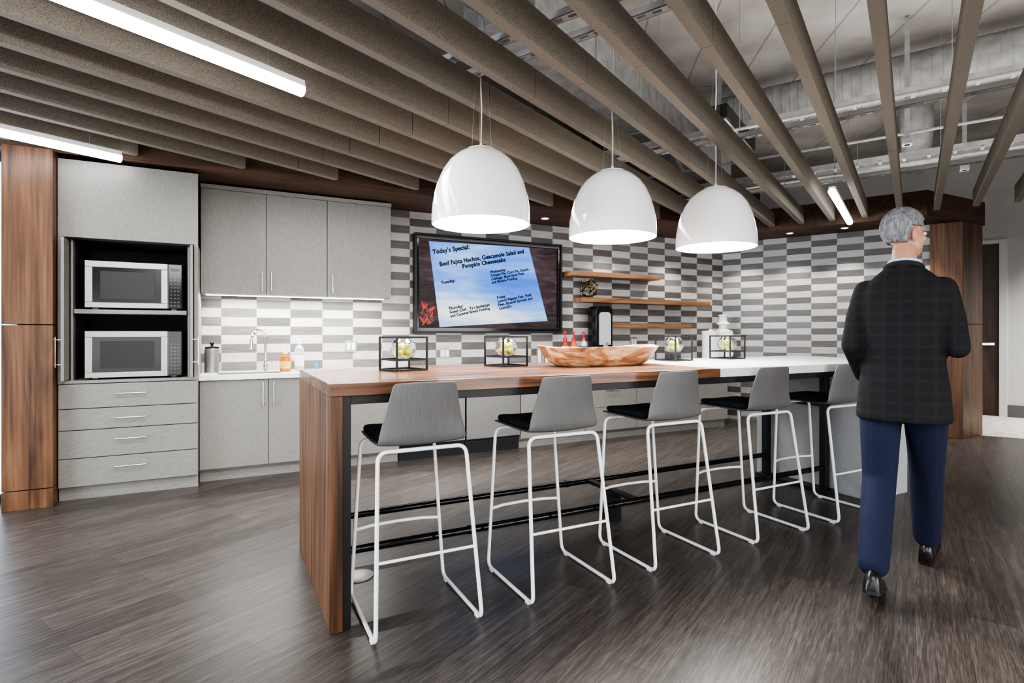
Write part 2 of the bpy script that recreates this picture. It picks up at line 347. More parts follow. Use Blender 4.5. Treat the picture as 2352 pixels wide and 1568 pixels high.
MB().lathe([(.09,.438),(.09,.447),(.085,.451),(.02,.453),(.012,.475),(.006,.49)],n=32).make('cap',M_white,pl)
MB().lathe([(.286,.03),(.286,.036)],n=48).make('diffuser',M_glow,pl)
cd=[(0.0,0,.48),(.006,.004,.7),(-.006,0,.95),(.004,0,1.2),(0,0,ZC-1.95)]
MB().sweep(cd,.0045,8).make('cord',M_paint,pl)
for a in (0,2.09,4.18): MB().cyl((.07*math.cos(a),.07*math.sin(a),.45),(.02*math.cos(a),.02*math.sin(a),1.3),.001,n=5).make('support_wire',M_steel,pl)
PL=[(1.358,3.05),(2.335,3.05),(3.311,3.05)]
for x,y in PL[1:]: copy_thing(pl,(x,y,1.95))
DL=[(2.3,5.75),(3.4,5.75),(4.5,5.75),(5.6,5.75)]+[tuple((V((XC,YB,0))+W*k-S*.38)[:2]) for k in (.35,1.0,1.65,2.3)]  # most of these downlights are added to light the tiled walls
for x,y in DL:
    r=thing('downlight',(x,y,ZS-.006),'small round recessed downlight in the wood soffit, one of a mostly added row','downlight','soffit downlights')
    MB().lathe([(.05,.0),(.05,.006),(.036,.006),(.036,.002)],n=24).make('ring',M_white,r)
    MB().lathe([(.034,.0),(.034,.003)],n=24).make('lens',M_glow,r)
# ------------------------------------------------------------------ tall cabinet
X0,X1=-1.155,-.216
tc=thing('tall_cabinet',(0,0,0),'tall grey laminate cabinet with open microwave bay and drawers','cabinet')
b=MB()
b.box((X0,5.40,.1),(X0+.02,6.11,2.645)); b.box((X1-.02,5.40,.1),(X1,6.11,2.645))
b.box((X0,5.38,2.045),(X1,6.11,2.645)); b.box((X0,5.38,.907),(X0+.03,5.42,2.045)); b.box((X1-.03,5.38,.907),(X1,5.42,2.045))
b.box((X0+.02,5.40,.1),(X1-.02,6.11,.14)); b.box((X0+.02,5.385,.907),(X1-.02,6.11,.93))
b.make('body',M_lam,tc,smooth=False,bevel=.002)
MB().box((X0+.0,5.42,0),(X1,5.44,.1)).make('toe_kick',M_lamH,tc,smooth=False)
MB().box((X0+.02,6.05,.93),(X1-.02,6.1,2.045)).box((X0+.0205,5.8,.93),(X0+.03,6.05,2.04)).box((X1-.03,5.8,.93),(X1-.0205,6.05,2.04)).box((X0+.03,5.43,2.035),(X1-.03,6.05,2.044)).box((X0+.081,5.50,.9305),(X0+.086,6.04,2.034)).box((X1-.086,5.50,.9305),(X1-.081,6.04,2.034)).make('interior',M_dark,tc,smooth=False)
MB().box((X0+.087,5.44,1.455),(X1-.087,6.05,1.49)).make('shelf',M_lamH,tc,smooth=False,bevel=.002)
for a,b_ in ((X0+.065,X0+.08),(X1-.08,X1-.065)): MB().box((a,5.46,.93),(b_,6.04,2.035)).make('divider',M_lam,tc,smooth=False)
for xa,sg in ((X0+.035,-1),(X1-.055,1)):
    d=MB().box((xa,5.30,.935),(xa+.02,5.95,2.03)).make('door',M_lam,tc,smooth=False,bevel=.002)
    xo=xa if sg<0 else xa+.02
    handle(d,(xo,5.335,1.04),(xo,5.335,1.27),out=(sg,0,0),off=.04)
zz=[.905,.712,.545,.326,.105]
for i in range(4):
    d=MB().box((X0+.003,5.38,zz[i+1]+.002),(X1-.003,5.40,zz[i]-.003)).make('drawer',M_lamH,tc,smooth=False,bevel=.002)
    zc=zz[i]-.083
    handle(d,(-.79,5.38,zc),(-.58,5.38,zc))
mw=thing('microwave',(-.999,5.44,1.492),'stainless steel microwave oven with dark window on the bay shelf','microwave','built-in microwaves')
w_,h_=.662,.385
MB().box((0,.02,.012),(w_,.48,h_)).box((.04,.05,0),(.08,.09,.012)).box((w_-.08,.05,0),(w_-.04,.09,.012)).box((.04,.38,0),(.08,.42,.012)).box((w_-.08,.38,0),(w_-.04,.42,.012)).make('body',M_steel,mw,smooth=False,bevel=.004)
dd=MB().box((0,-.005,.012),(.56,.02,.055)).box((0,-.005,h_-.05),(.56,.02,h_)).box((0,-.005,.055),(.05,.02,h_-.05)).box((.515,-.005,.055),(.56,.02,h_-.05)).make('door',M_steel,mw,smooth=False,bevel=.003)
MB().box((.05,.0,.055),(.515,.018,h_-.05)).make('window',M_glassd,dd,smooth=False)
MB().box((.10,-.002,.085),(.465,.0,h_-.08)).make('window_mesh',plain('window_mesh',(.02,.021,.022),.4),dd,smooth=False)
cpn=MB().box((.562,-.005,.012),(w_,.02,h_)).make('control_panel',M_blackg,mw,smooth=False,bevel=.003)
MB().box((.58,-.007,h_-.06),(.645,-.005,h_-.035)).make('display',plain('display',(.02,.03,.035),.2),cpn,smooth=False)
bt=MB()
for i in range(9):
    for j in range(3): bt.box((.580+j*.025,-.0065,.036+i*.03),(.592+j*.025,-.005,.040+i*.03))
bt.make('button',plain('button_print',(.28,.28,.28),.5),cpn,smooth=False)['kind']='stuff'
copy_thing(mw,(-.999,5.44,.932),label='stainless steel microwave oven in the lower cabinet bay')
# ------------------------------------------------------------------ wall cabinets
def doors(root,xs,y0,z0,z1,hs,hz,mat=M_lam,t=.02):
    for (a,b_),hx in zip(xs,hs):
        d=MB().box((a+.002,y0,z0),(b_-.002,y0+t,z1)).make('door',mat,root,smooth=False,bevel=.002)
        if hx is not None: handle(d,(hx,y0,hz[0]),(hx,y0,hz[1]))
wc=thing('wall_cabinet',(0,0,0),'grey laminate wall cabinet with two doors above the sink','cabinet')
MB().box((-.212,5.792,1.665),(.89,6.11,2.645)).make('body',M_lam,wc,smooth=False)
doors(wc,[(-.212,.336),(.336,.891)],5.77,1.667,2.62,[.295,.378],(1.70,1.88))
MB().box((-.212,5.765,2.622),(.891,5.792,2.66)).make('top_rail',M_lamH,wc,smooth=False)
wc=thing('wall_cabinet',(0,0,0),'grey laminate wall cabinet with a single door','cabinet')
MB().box((.892,5.792,1.665),(1.535,6.11,2.645)).make('body',M_lam,wc,smooth=False)
doors(wc,[(.892,1.535)],5.77,1.667,2.62,[.94],(1.70,1.88))
MB().box((.891,5.765,2.622),(1.537,5.792,2.66)).make('top_rail',M_lamH,wc,smooth=False)
r=thing('led_strip',(0,0,1.651),'glowing strip light under the wall cabinets','strip light')
MB().box((-.18,5.82,.005),(1.48,5.85,.014)).make('housing',M_white,r,smooth=False)
MB().box((-.17,5.824,0),(1.47,5.846,.005)).make('diffuser',M_led,r,smooth=False)
# ------------------------------------------------------------------ base cabinets
def base(a,b_,kind,label):
    r=thing('base_cabinet',(0,0,0),label,'cabinet')
    bz=.70 if a<0 else .888
    MB().box((a,5.522,.1),(b_,6.11,bz)).make('body',M_lam,r,smooth=False)
    MB().box((a,5.56,0),(b_,5.58,.1)).make('toe_kick',M_lamH,r,smooth=False)
    mid=(a+b_)/2
    if kind=='doors': doors(r,[(a,mid),(mid,b_)],5.50,.115,.885,[mid-.045,mid+.045],(.64,.86))
    elif kind=='door': doors(r,[(a,b_)],5.50,.115,.885,[a+.05],(.64,.86))
    else:
        for z0,z1 in ((.68,.885),(.40,.677),(.115,.397)):
            d=MB().box((a+.002,5.50,z0),(b_-.002,5.52,z1)).make('drawer',M_lamH,r,smooth=False,bevel=.002)
            handle(d,(mid-.1,5.50,z1-.07),(mid+.1,5.50,z1-.07))
base(-.212,.888,'doors','grey laminate sink base cabinet with two doors')
base(.892,1.548,'door','grey laminate base cabinet with one door')
base(2.935,3.81,'drawers','grey laminate drawer base beside the dishwasher')
base(3.814,4.59,'drawers','grey laminate drawer base under the back worktop')
base(4.594,5.4,'drawers','grey laminate drawer base under the back worktop')
base(5.404,6.2,'doors','grey laminate base cabinet with two doors')
for a,b_,nm,lb in ((1.555,2.265,'refrigerator','stainless undercounter refrigerator with black plinth'),(2.272,2.93,'dishwasher','stainless dishwasher with black plinth under the worktop')):
    r=thing(nm,(0,0,0),lb,nm)
    MB().box((a,5.53,.12),(b_,6.1,.885)).make('body',M_dark,r,smooth=False)
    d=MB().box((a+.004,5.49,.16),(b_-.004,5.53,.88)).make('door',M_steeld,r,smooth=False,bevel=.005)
    handle(d,(a+.06,5.49,.82),(b_-.06,5.49,.82),r=.009,off=.045)
    MB().box((a,5.54,0),(b_,5.56,.12)).make('plinth',M_black,r,smooth=False)
wt=MB()
sx0,sx1,sy0,sy1=-.08,.46,5.60,5.93
wt.box((-.214,5.475,.89),(sx0,6.118,.93)).box((sx1,5.475,.89),(6.75,6.118,.93)).box((sx0,5.475,.89),(sx1,sy0,.93)).box((sx0,sy1,.89),(sx1,6.118,.93))
tag(wt.make('worktop',M_quartz,smooth=False),'long white quartz worktop along the tiled wall','worktop')
sx0+=.001; sx1-=.001; sy0+=.001; sy1-=.001
sk=MB().box((sx0,sy0,.72),(sx1,sy1,.73)).box((sx0,sy0,.73),(sx0+.01,sy1,.925)).box((sx1-.01,sy0,.73),(sx1,sy1,.925)).box((sx0,sy0,.73),(sx1,sy0+.01,.925)).box((sx0,sy1-.01,.73),(sx1,sy1,.925))
tag(sk.make('sink',M_steel,smooth=False),'stainless undermount sink set in the worktop','sink')
fa=thing('faucet',(.34,5.98,.931),'chrome gooseneck kitchen faucet behind the sink','faucet')
MB().lathe([(.028,0),(.028,.008),(.02,.015),(.018,.1),(.014,.11)],n=24).make('base',M_chrome,fa)
pts=[(0,0,.1),(0,0,.30)]+[(-.065+.065*math.cos(a),-.09+.09*math.cos(a),.30+.10*math.sin(a)) for a in [math.pi*i/12 for i in range(1,12)]]+[(-.133,-.185,.30)]
MB().sweep(pts,.013,14).make('neck',M_chrome,fa)
MB().cyl((-.133,-.185,.31),(-.142,-.197,.22),.016,.019,n=18).make('spout',M_chrome,fa)
MB().cyl((.018,0,.06),(.05,-.01,.065),.009).cyl((.05,-.01,.065),(.075,-.04,.10),.006).make('lever',M_chrome,fa)
r=thing('canister',(-.125,5.96,.931),'brushed steel canister standing on the worktop','canister')
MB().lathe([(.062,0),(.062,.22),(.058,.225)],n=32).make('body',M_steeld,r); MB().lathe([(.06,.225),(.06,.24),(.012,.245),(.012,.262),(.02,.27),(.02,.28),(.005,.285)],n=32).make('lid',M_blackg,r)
def pump(loc,h,rr,mat,label,capm=M_white,liq=None):
    r=thing('soap_bottle',loc,label,'soap bottle')
    MB().lathe([(rr*.9,0),(rr,.006),(rr,h*.62),(rr*.85,h*.74),(rr*.4,h*.8),(rr*.38,h*.84)],n=24).make('bottle',mat,r)
    MB().lathe([(rr*.45,h*.84),(rr*.45,h*.9),(.005,h*.91),(.005,h*.97)],n=16).cyl((0,0,h*.97),(-.035,-.01,h*.98),.006,n=10).make('pump',capm,r)
    MB().lathe([(rr*1.01,h*.15),(rr*1.01,h*.5)],n=24,cap=False).make('sticker',liq or M_white,r)
pump((.505,5.80,.931),.20,.05,plain('amber_soap',(.7,.24,.03),.15,trans=.5),'amber liquid hand soap bottle with a pump',liq=plain('yellow_label',(.65,.45,.12),.5))
pump((.64,5.86,.931),.31,.045,plain('clear_soap',(.75,.76,.76),.1,trans=.5),'tall clear dish soap bottle with white pump')
cup=MB().lathe([(.022,0),(.026,.045),(.026,.05),(.018,.06),(.018,.08)],n=20).make('small_bottle',plain('teal_plastic',(.05,.22,.28),.3),loc=(.80,5.86,.931)); tag(cup,'small dark teal bottle on the worktop','bottle')
# ------------------------------------------------------------------ outlets
for x,z in ((1.19,1.16),(2.26,1.07),(5.05,1.18)):
    r=thing('wall_outlet',(x,YB-.001,z),'steel double power outlet plate on the tiled wall','outlet','wall outlets')
    MB().box((-.06,-.008,-.06),(.06,0,.06)).make('plate',M_steel,r,smooth=False,bevel=.002)
    for dx in (-.026,.026): MB().box((dx-.017,-.011,-.036),(dx+.017,-.008,.036)).make('socket',M_white,r,smooth=False,bevel=.002)
    m=MB()
    for dx in (-.026,.026):
        for dz in (-.018,.018): m.box((dx-.008,-.0118,dz-.005),(dx-.005,-.011,dz+.005)); m.box((dx+.005,-.0118,dz-.005),(dx+.008,-.011,dz+.005))
    s_=m.make('slot',M_black,r,smooth=False); s_['kind']='stuff'
# ------------------------------------------------------------------ television
tv=thing('television',(0,6.118,0),'large wall television showing a blue cafeteria menu','television')
a,b_,c,d=1.874,3.817,1.30,2.432
MB().box((a,-.10,c),(a+.022,0,d)).box((b_-.022,-.10,c),(b_,0,d)).box((a+.022,-.10,d-.022),(b_-.022,0,d)).box((a+.022,-.10,c),(b_-.022,0,c+.022)).make('frame',M_black,tv,smooth=False,bevel=.003)
MB().box((a+.022,-.08,c+.022),(b_-.022,-.01,c+.062)).box((a+.022,-.08,d-.058),(b_-.022,-.01,d-.022)).box((a+.022,-.08,c+.062),(a+.055,-.01,d-.058)).box((b_-.055,-.08,c+.062),(b_-.022,-.01,d-.058)).make('bezel',M_blackg,tv,smooth=False,bevel=.003)
def emis(name,cols,sc,es,dist=1.0,rough=.25):
    m=grain(name,cols,sc,rough=rough,dist=dist,fine=.12); nt=m.node_tree; bb=nt.nodes['Principled BSDF']
    lk=bb.inputs['Base Color'].links[0]; src=lk.from_socket; nt.links.new(src,bb.inputs['Emission Color']); nt.links.remove(lk)
    bb.inputs['Base Color'].default_value=(.01,.01,.012,1); bb.inputs['Emission Strength'].default_value=es
    bb.inputs['Specular IOR Level'].default_value=.25
    return m
scr=MB().box((a+.055,-.05,c+.062),(b_-.055,-.01,d-.058)).make('screen',emis('screen_boards',[(.018,.008,.008),(.05,.026,.027),(.11,.065,.07)],(3,1,12),1.0,rough=.5),tv,smooth=False)
pg=[(2.05,2.35),(3.355,2.368),(3.625,1.455),(2.18,1.372)]
m=MB().loft([[V((x,-.0515,z)) for x,z in pg],[V((x,-.050,z)) for x,z in pg]])
m.make('menu_page',emis('screen_blue_page',[(.05,.19,.80),(.11,.31,.95),(.30,.55,1.0),(.95,1.0,1.0)],(.5,1,1.7),1.1,dist=.5,rough=.5),scr,smooth=False)
M_ink=plain('menu_ink',(.003,.006,.03),.6)
def text(body,x,z,width,rot=math.radians(11.5),align='LEFT',parent=None,y=-.053):
    cu=bpy.data.curves.new('menu_text','FONT'); cu.body=body; cu.size=.1; cu.align_x=align; cu.offset=.0014; cu.space_line=.95; cu.space_character=1.08
    o=bpy.data.objects.new('tmp',cu); COL.objects.link(o); bpy.context.view_layer.update()
    dg=bpy.context.evaluated_depsgraph_get(); me=bpy.data.meshes.new_from_object(o.evaluated_get(dg)); bpy.data.objects.remove(o)
    xs=[v.co.x for v in me.vertices]; k=width/(max(xs)-min(xs)); x0=min(xs)
    bm=bmesh.new()
    for dx,dz in ((0,0),(.0048,0),(-.0048,0),(.0024,0),(-.0024,0),(0,.0026),(0,-.0026)):
        b2=bmesh.new(); b2.from_mesh(me)
        for v in b2.verts:
            px_,py_=(v.co.x-x0+dx)*k,(v.co.y+dz)*k*1.1
            v.co=(x+px_*math.cos(rot)-py_*math.sin(rot),y-abs(dx)*.1-abs(dz)*.15,z+px_*math.sin(rot)+py_*math.cos(rot))
        t=bpy.data.meshes.new('t'); b2.to_mesh(t); b2.free(); bm.from_mesh(t); bpy.data.meshes.remove(t)
    bm.to_mesh(me); bm.free()
    me.materials.clear(); me.materials.append(M_ink); ob=bpy.data.objects.new('menu_text',me); COL.objects.link(ob); ob.parent=parent; return ob
text("Today's Special:",2.10,2.205,.46,parent=scr)
text("Beef Fajita Nachos, Guacamole Salad and\nPumpkin Cheesecake",2.185,2.072,1.12,parent=scr,align='CENTER')
text("Tuesday:",2.20,1.865,.175,parent=scr)
text("Wednesday:\nTomato Pie, Corn Pie, Squash,\nCabbage, Black-Eyed Peas\nand Banana Pudding",2.82,2.02,.54,parent=scr)
text("Thursday:\nGuest Chef - Ty's Jambalaya\nand Caramel Bread Pudding",2.295,1.57,.52,parent=scr)
text("Friday:\nLemon Pepper Fish, Field\nPeas, Brussel Sprouts and\nCannoli's",2.915,1.715,.48,parent=scr)
M_red=plain('chilli_red',(.1,.01,.01),.4,emit=(.45,.025,.015),es=1)
M_redd=plain('chilli_dark_red',(.05,.01,.01),.4,emit=(.20,.012,.01),es=1)
M_grn=plain('chilli_stalk',(.02,.05,.02),.4,emit=(.05,.16,.03),es=1)
pA=MB(); pB=MB(); ps=MB(); rp=random.Random(5)
for i in range(18):
    x=1.955+rp.random()*.13; z=1.385+rp.random()*.20; an=rp.uniform(.2,2.0); l=rp.uniform(.06,.10)
    pts=[V((x+l*t*math.cos(an+t*.35),-.0515-.0004*i,z+l*t*math.sin(an+t*.35))) for t in (0,.15,.35,.6,.8,1)]
    for p in pts: p.x=max(p.x,1.945); p.z=max(p.z,1.372)
    N_=len(pts); ws=[.006,.011,.0115,.009,.006,.0015]
    up_,dn=[],[]
    for j,p in enumerate(pts):
        t_=(pts[min(j+1,N_-1)]-pts[max(j-1,0)]); t_=t_.normalized() if t_.length>1e-6 else V((1,0,0)); nn_=V((-t_.z,0,t_.x)); up_.append(p+nn_*ws[j]); dn.append(p-nn_*ws[j])
    (pA if i%2 else pB).loft([[a1,b1,b1+V((0,.0003,0)),a1+V((0,.0003,0))] for a1,b1 in zip(up_,dn)])
    if i%2: ps.box((pts[0].x-.006,-.0610,pts[0].z-.014),(pts[0].x+.002,-.0600,pts[0].z+.004))
pA.make('chilli_picture',M_red,scr,smooth=False); pB.make('chilli_picture',M_redd,scr,smooth=False); ps.make('chilli_stalk_picture',M_grn,scr,smooth=False)
# ------------------------------------------------------------------ floating shelves and contents
for (xa,xb,z,lb) in ((3.86,5.32,2.03,'short'),(4.05,6.27,1.70,'long'),(4.484,5.907,1.375,'short')):
    o=MB().box((xa,5.87,z),(xb,YB-.001,z+.06)).make('wall_shelf',M_shelf,smooth=False,bevel=.003); tag(o,lb+' walnut floating shelf on the tiled wall','shelf','floating walnut shelves')
bm=bmesh.new(); bmesh.ops.create_icosphere(bm,subdivisions=1,radius=.125); m=MB()
R_=Matrix.Rotation(.4,3,'X')
for e in bm.edges: m.cyl(R_@e.verts[0].co,R_@e.verts[1].co,.008,n=6)
zmin=min((R_@v.co).z for v in bm.verts); bm.free()
tag(m.make('wire_sculpture',M_bronze,loc=(4.20,5.98,1.762-zmin+.004)),'bronze faceted wire orb on the long shelf','sculpture')
r=thing('drink_dispenser',(4.33,5.88,.931),'tall black dispenser with clear hopper on the worktop','dispenser')
def rr(w,h,z0,y0,y1,rad=.06,n=6):
    pts=[]
    for cx,cz,a0 in ((w/2-rad,h-rad,0),(-w/2+rad,h-rad,math.pi/2)):
        for k in range(n+1):
            a_=a0+math.pi/2*k/n; pts.append((cx+rad*math.cos(a_),cz+rad*math.sin(a_)+z0))
    pts+=[(-w/2,z0),(w/2,z0)]
    return MB().loft([[V((x,y0,z)) for x,z in pts],[V((x,y1,z)) for x,z in pts]])
rr(.26,.72,0,-.06,.12).make('body',M_blackg,r,bevel=.006)
rr(.17,.42,.22,-.085,-.058,rad=.05).make('hopper',plain('smoky_hopper',(.45,.46,.47),.12),r)
MB().cyl((0,-.08,.18),(0,-.08,.25),.03,.045).box((-.05,-.11,.02),(.05,-.05,.04)).make('spout',M_steel,r)
M_red2=plain('red_pump',(.55,.02,.02),.35)
def cond(x,bodyc,label,lblc):
    r=thing('condiment_bottle',(x,5.85,.931),label,'condiment bottle','pump condiment bottles')
    MB().lathe([(.043,0),(.046,.01),(.046,.20),(.036,.24),(.02,.265),(.02,.28)],n=24).make('bottle',bodyc,r)
    MB().lathe([(.047,.10),(.047,.21)],n=24,cap=False).make('sticker',lblc,r)
    MB().lathe([(.026,.28),(.026,.31),(.008,.315),(.008,.365),(.018,.37),(.018,.39)],n=16).cyl((0,0,.38),(-.05,-.02,.37),.007,n=8).make('pump',M_red2,r)
cond(3.75,plain('ketchup_red',(.45,.02,.02),.35),'red sauce pump bottle with pale sticker',plain('cream_label',(.7,.65,.5),.5))
cond(3.875,plain('mustard_red',(.55,.10,.03),.35),'orange-red sauce pump bottle with yellow sticker',plain('yellow_label2',(.75,.55,.05),.5))
cond(4.03,plain('sauce_white',(.6,.55,.55),.35),'white sauce pump bottle with blue sticker',plain('blue_label',(.05,.12,.4),.5))
for x,h in ((3.40,.22),(3.50,.19)):
    tag(MB().lathe([(.035,0),(.037,h*.8),(.03,h*.86),(.032,h)],n=20).make('spice_jar',M_steel,loc=(x,5.88,.931)),'small steel shaker jar on the worktop','jar','steel shakers')
v=MB().lathe([(.10,0),(.14,.05),(.142,.34),(.13,.40),(.06,.43),(.055,.47),(.070,.50),(.10,.505),(.06,.54),(.05,.60),(.07,.63),(.05,.64)],n=32).make('white_jar',M_quartz,loc=(6.5,5.85,.931)); tag(v,'large white ceramic lidded jar on the worktop','jar')
v=MB().lathe([(.11,0),(.115,.01),(.115,.36),(.12,.365),(.12,.40),(.02,.41),(.02,.43)],n=32).make('white_canister',M_quartz,loc=(6.19,5.80,.931)); tag(v,'white cylindrical canister on the worktop','canister')
# ------------------------------------------------------------------ island
ix0,ix1,iy0,iy1,iz=.394,5.0,2.487,3.60,1.08; xs_=2.741
isl=thing('bar_island',(0,0,0),'long waterfall walnut and white quartz bar island on black steel frame','kitchen island')
MB().box((ix0,iy0,iz-.055),(xs_,iy1,iz)).make('wood_top',M_walX,isl,smooth=False,bevel=.002)['label']='walnut butcher block top'
MB().box((ix0,iy0,0),(ix0+.055,iy1,iz-.0555)).make('end_panel',M_walV,isl,smooth=False,bevel=.002)['label']='walnut waterfall end panel'
MB().box((xs_+.001,iy0,iz-.055),(ix1,iy1,iz)).make('stone_top',M_quartz,isl,smooth=False,bevel=.003)['label']='white quartz top section'
ped=MB().box((4.42,2.56,0),(4.95,3.58,iz-.056)); ped.make('pedestal',M_ped,isl,smooth=False,bevel=.003)['label']='pale grey end pedestal'
fm=MB(); t=.04; ft=iz-.0565
for y in (iy0+.03,iy1-.07): 
    fm.box((.45,y,0),(.45+t,y+t,ft)); fm.box((.45+t,y,ft-t),(4.415,y+t,ft))
for x in (.45,1.75,3.05,4.37): fm.box((x,iy0+.03+t,ft-t+.001),(x+t,iy1-.07,ft-.001))
for y in (2.85,3.40): fm.box((4.33,y,.0),(4.33+.055,y+.055,ft-t))
fm.box((.45,iy0+.07,0),(.49,iy1-.07,.03)); fm.box((4.33,2.905,.70),(4.385,3.40,.75)); fm.box((4.30,2.80,0),(4.415,3.50,.03))
fm.make('steel_frame',M_black,isl,smooth=False,bevel=.002)
for y in (2.877,3.427): MB().cyl((.49,y,.20),(4.33,y,.20),.021,n=18).cyl((1.2,y,.20),(1.23,y,.20),.025).cyl((2.2,y,.20),(2.23,y,.20),.025).make('foot_rail',M_blackg,isl)
m=MB().box((2.38,2.877,.188),(2.43,3.427,.212)).box((2.36,3.1,.0),(2.45,3.2,.188)); m.make('rail_brace',M_black,isl,smooth=False)
dsc=MB().lathe([(.085,0.001),(.085,.006),(.07,.012),(.03,.014)],n=36).make('floor_plate',M_steel,loc=(.62,3.02,0)); tag(dsc,'round steel floor cover plate beneath the bar','floor plate')
cf=thing('cube_stand',(.93,3.22,iz+.001),'black metal open cube frame on the bar','decor frame','open cube frames')
h=.10; hh=.20; t=.005; m=MB()
for sx in (-1,1):
    for sy in (-1,1): m.box((sx*h-t,sy*h-t,0),(sx*h+t,sy*h+t,hh))
for z in (t,.065,hh-t):
    for q in (-1,1):
        m.box((-h,q*h-t,z-t),(h,q*h+t,z+t)); m.box((q*h-t,-h,z-t),(q*h+t,h,z+t))
m.box((-h,-.005,.06),(h,.005,.066)); m.box((-.005,-h,.06),(.005,h,.066))
m.make('frame',M_black,cf,smooth=False)
CF=[(.93,3.22,.25),(1.66,3.32,.2),(3.2,3.38,.12),(3.85,3.42,.1)]
cf.rotation_euler=(0,0,CF[0][2])
for x,y,a_ in CF[1:]: copy_thing(cf,(x,y,iz+.001),a_)
gprof=[(.03,.0),(.05,.006),(.073,.034),(.078,.062),(.069,.095),(.048,.114),(.052,.122)]
gl=MB().lathe(gprof+[(r_-.0015,z+.0015) for r_,z in reversed(gprof)],n=32)
g0=None
for x,y,a_ in CF:
    if g0 is None:
        g0=gl.make('glass_bowl',M_glass,loc=(x,y,iz+.069)); tag(g0,'round clear glass bowl of fruit inside a cube frame','glass bowl','glass fruit bowls'); gg=g0
    else:
        gg=g0.copy(); gg.location=(x,y,iz+.069); COL.objects.link(gg)
    k=0
    for (dx,dy,dz) in ((-.025,-.021,.034),(.025,-.021,.034),(-.022,.024,.034),(.022,.024,.034),(-.022,-.010,.071),(.022,-.008,.071),(0,.027,.072)):
        lm=MB().ell((0,0,0),(.0215,.0195,.0195),14); lm.ell((.0205,0,0),.0035,8)
        isl_=(k+int(x*3))%2==0
        o=lm.make('lemon' if isl_ else 'lime',M_lemon if isl_ else M_lime,loc=(x+dx,y+dy,iz+.069+dz),rotz=random.random()*3)
        tag(o,('yellow lemon' if isl_ else 'green lime')+' in the round glass bowl','fruit','fruit in glass bowls'); k+=1
rings=[]; nn=40
def bring(sc,z,inner=0):
    out=[]
    for k in range(nn):
        a_=2*math.pi*k/nn; ca,sa=math.cos(a_),math.sin(a_)
        x=math.copysign(abs(ca)**.66,ca)*(.475*sc-inner); y=math.copysign(abs(sa)**.8,sa)*(.17*sc-inner)
        lift=.012*abs(ca)**3 if z>.06 else 0
        out.append(V((x,y,z+lift+.006*math.sin(3*a_)*(z/.12))))
    return out
m=MB().loft([bring(.68,0),bring(.78,.02),bring(.88,.06),bring(.96,.10),bring(1.0,.125),bring(.985,.125,.01),bring(.93,.098,.015),bring(.80,.045,.02),bring(.64,.028,.02)])
tag(m.make('wooden_bowl',M_bowl,loc=(2.27,3.10,iz+.001),ang=50),'long carved pale wooden dough bowl on the bar','bowl')
# ------------------------------------------------------------------ bar stools
st=thing('bar_stool',(.785,2.29,0),'grey shell bar stool with black cushion and white sled base','bar stool','bar stools along the island')
loop=[(.205,.11,.782),(.24,0,.014),(.24,.51,.014),(.19,.52,.77),(-.19,.52,.77),(-.24,.51,.014),(-.24,0,.014),(-.205,.11,.782)]
MB().sweep(fillet(loop,.045,6,True),.0094,12,closed=True).make('frame',M_white,st)
def lerp(a,b_,t): return V(a)*(1-t)+V(b_)*t
ra=lerp((.24,0,.014),(.205,.11,.782),.41); MB().cyl((-ra.x,ra.y,ra.z),(ra.x,ra.y,ra.z),.007,n=12).make('crossbar',M_white,st)
fa_=lerp((.24,.51,.014),(.19,.52,.77),.41)
MB().sweep([(-fa_.x,fa_.y,fa_.z),(-fa_.x*.6,fa_.y+.03,fa_.z),(0,fa_.y+.04,fa_.z),(fa_.x*.6,fa_.y+.03,fa_.z),(fa_.x,fa_.y,fa_.z)],.0085,12).make('foot_rest',M_white,st)
for sx in (-1,1):
    for y in (.05,.46): MB().box((sx*.24-.012,y-.016,0),(sx*.24+.012,y+.016,.017)).make('foot_glide',M_white,st,smooth=False,bevel=.004)
prf=[(.57,.790,.17),(.56,.795,.185),(.45,.797,.195),(.3,.795,.2),(.18,.794,.203),(.125,.80,.207),(.098,.822,.207),(.09,.86,.2),(.08,.92,.183),(.068,.98,.168),(.058,1.03,.157),(.052,1.062,.15),(.049,1.078,.143),(.047,1.086,.13)]
m=MB(); nx=13; vs=[]
for i,(y,z,w) in enumerate(prf):
    for j in range(nx):
        q=-1+2*j/(nx-1); x=q*w
        back=max(0,min(1,(z-.81)/.08)); 
        dy=.028*q*q*back; dz=(.012*q*q)*(1-back) if z<.82 else 0
        vs.append((x,y+dy,z+dz+ (-.004*q*q if i==len(prf)-1 else 0)))
m.add(vs,[(i*nx+j,i*nx+j+1,(i+1)*nx+j+1,(i+1)*nx+j) for i in range(len(prf)-1) for j in range(nx-1)])
o=m.make('seat_shell',M_shell,st,ang=80); o.modifiers.new('solid','SOLIDIFY').thickness=.011; o.modifiers['solid'].offset=0
sb=o.modifiers.new('sub','SUBSURF'); sb.levels=1; sb.render_levels=2
def pad(z0,z1):
    def ring(sc,z):
        out=[]
        for k in range(32):
            a_=2*math.pi*k/32; ca,sa=math.cos(a_),math.sin(a_)
            x=math.copysign(abs(ca)**.35,ca)*.187*sc; y=math.copysign(abs(sa)**.35,sa)*.205*sc
            out.append(V((x,.355+y,z+.010*(x/.187)**2)))
        return out
    return MB().loft([ring(.96,z0),ring(1,z0+.01),ring(1,z1-.012),ring(.97,z1-.003),ring(.92,z1),ring(.5,z1+.002)])
pad(.803,.836).make('cushion',M_cush,st,ang=60)
for x in (1.53,2.30,3.13,3.93): copy_thing(st,(x,2.29+(.02 if x>2 else 0)+(.02 if x>3 else 0),0))
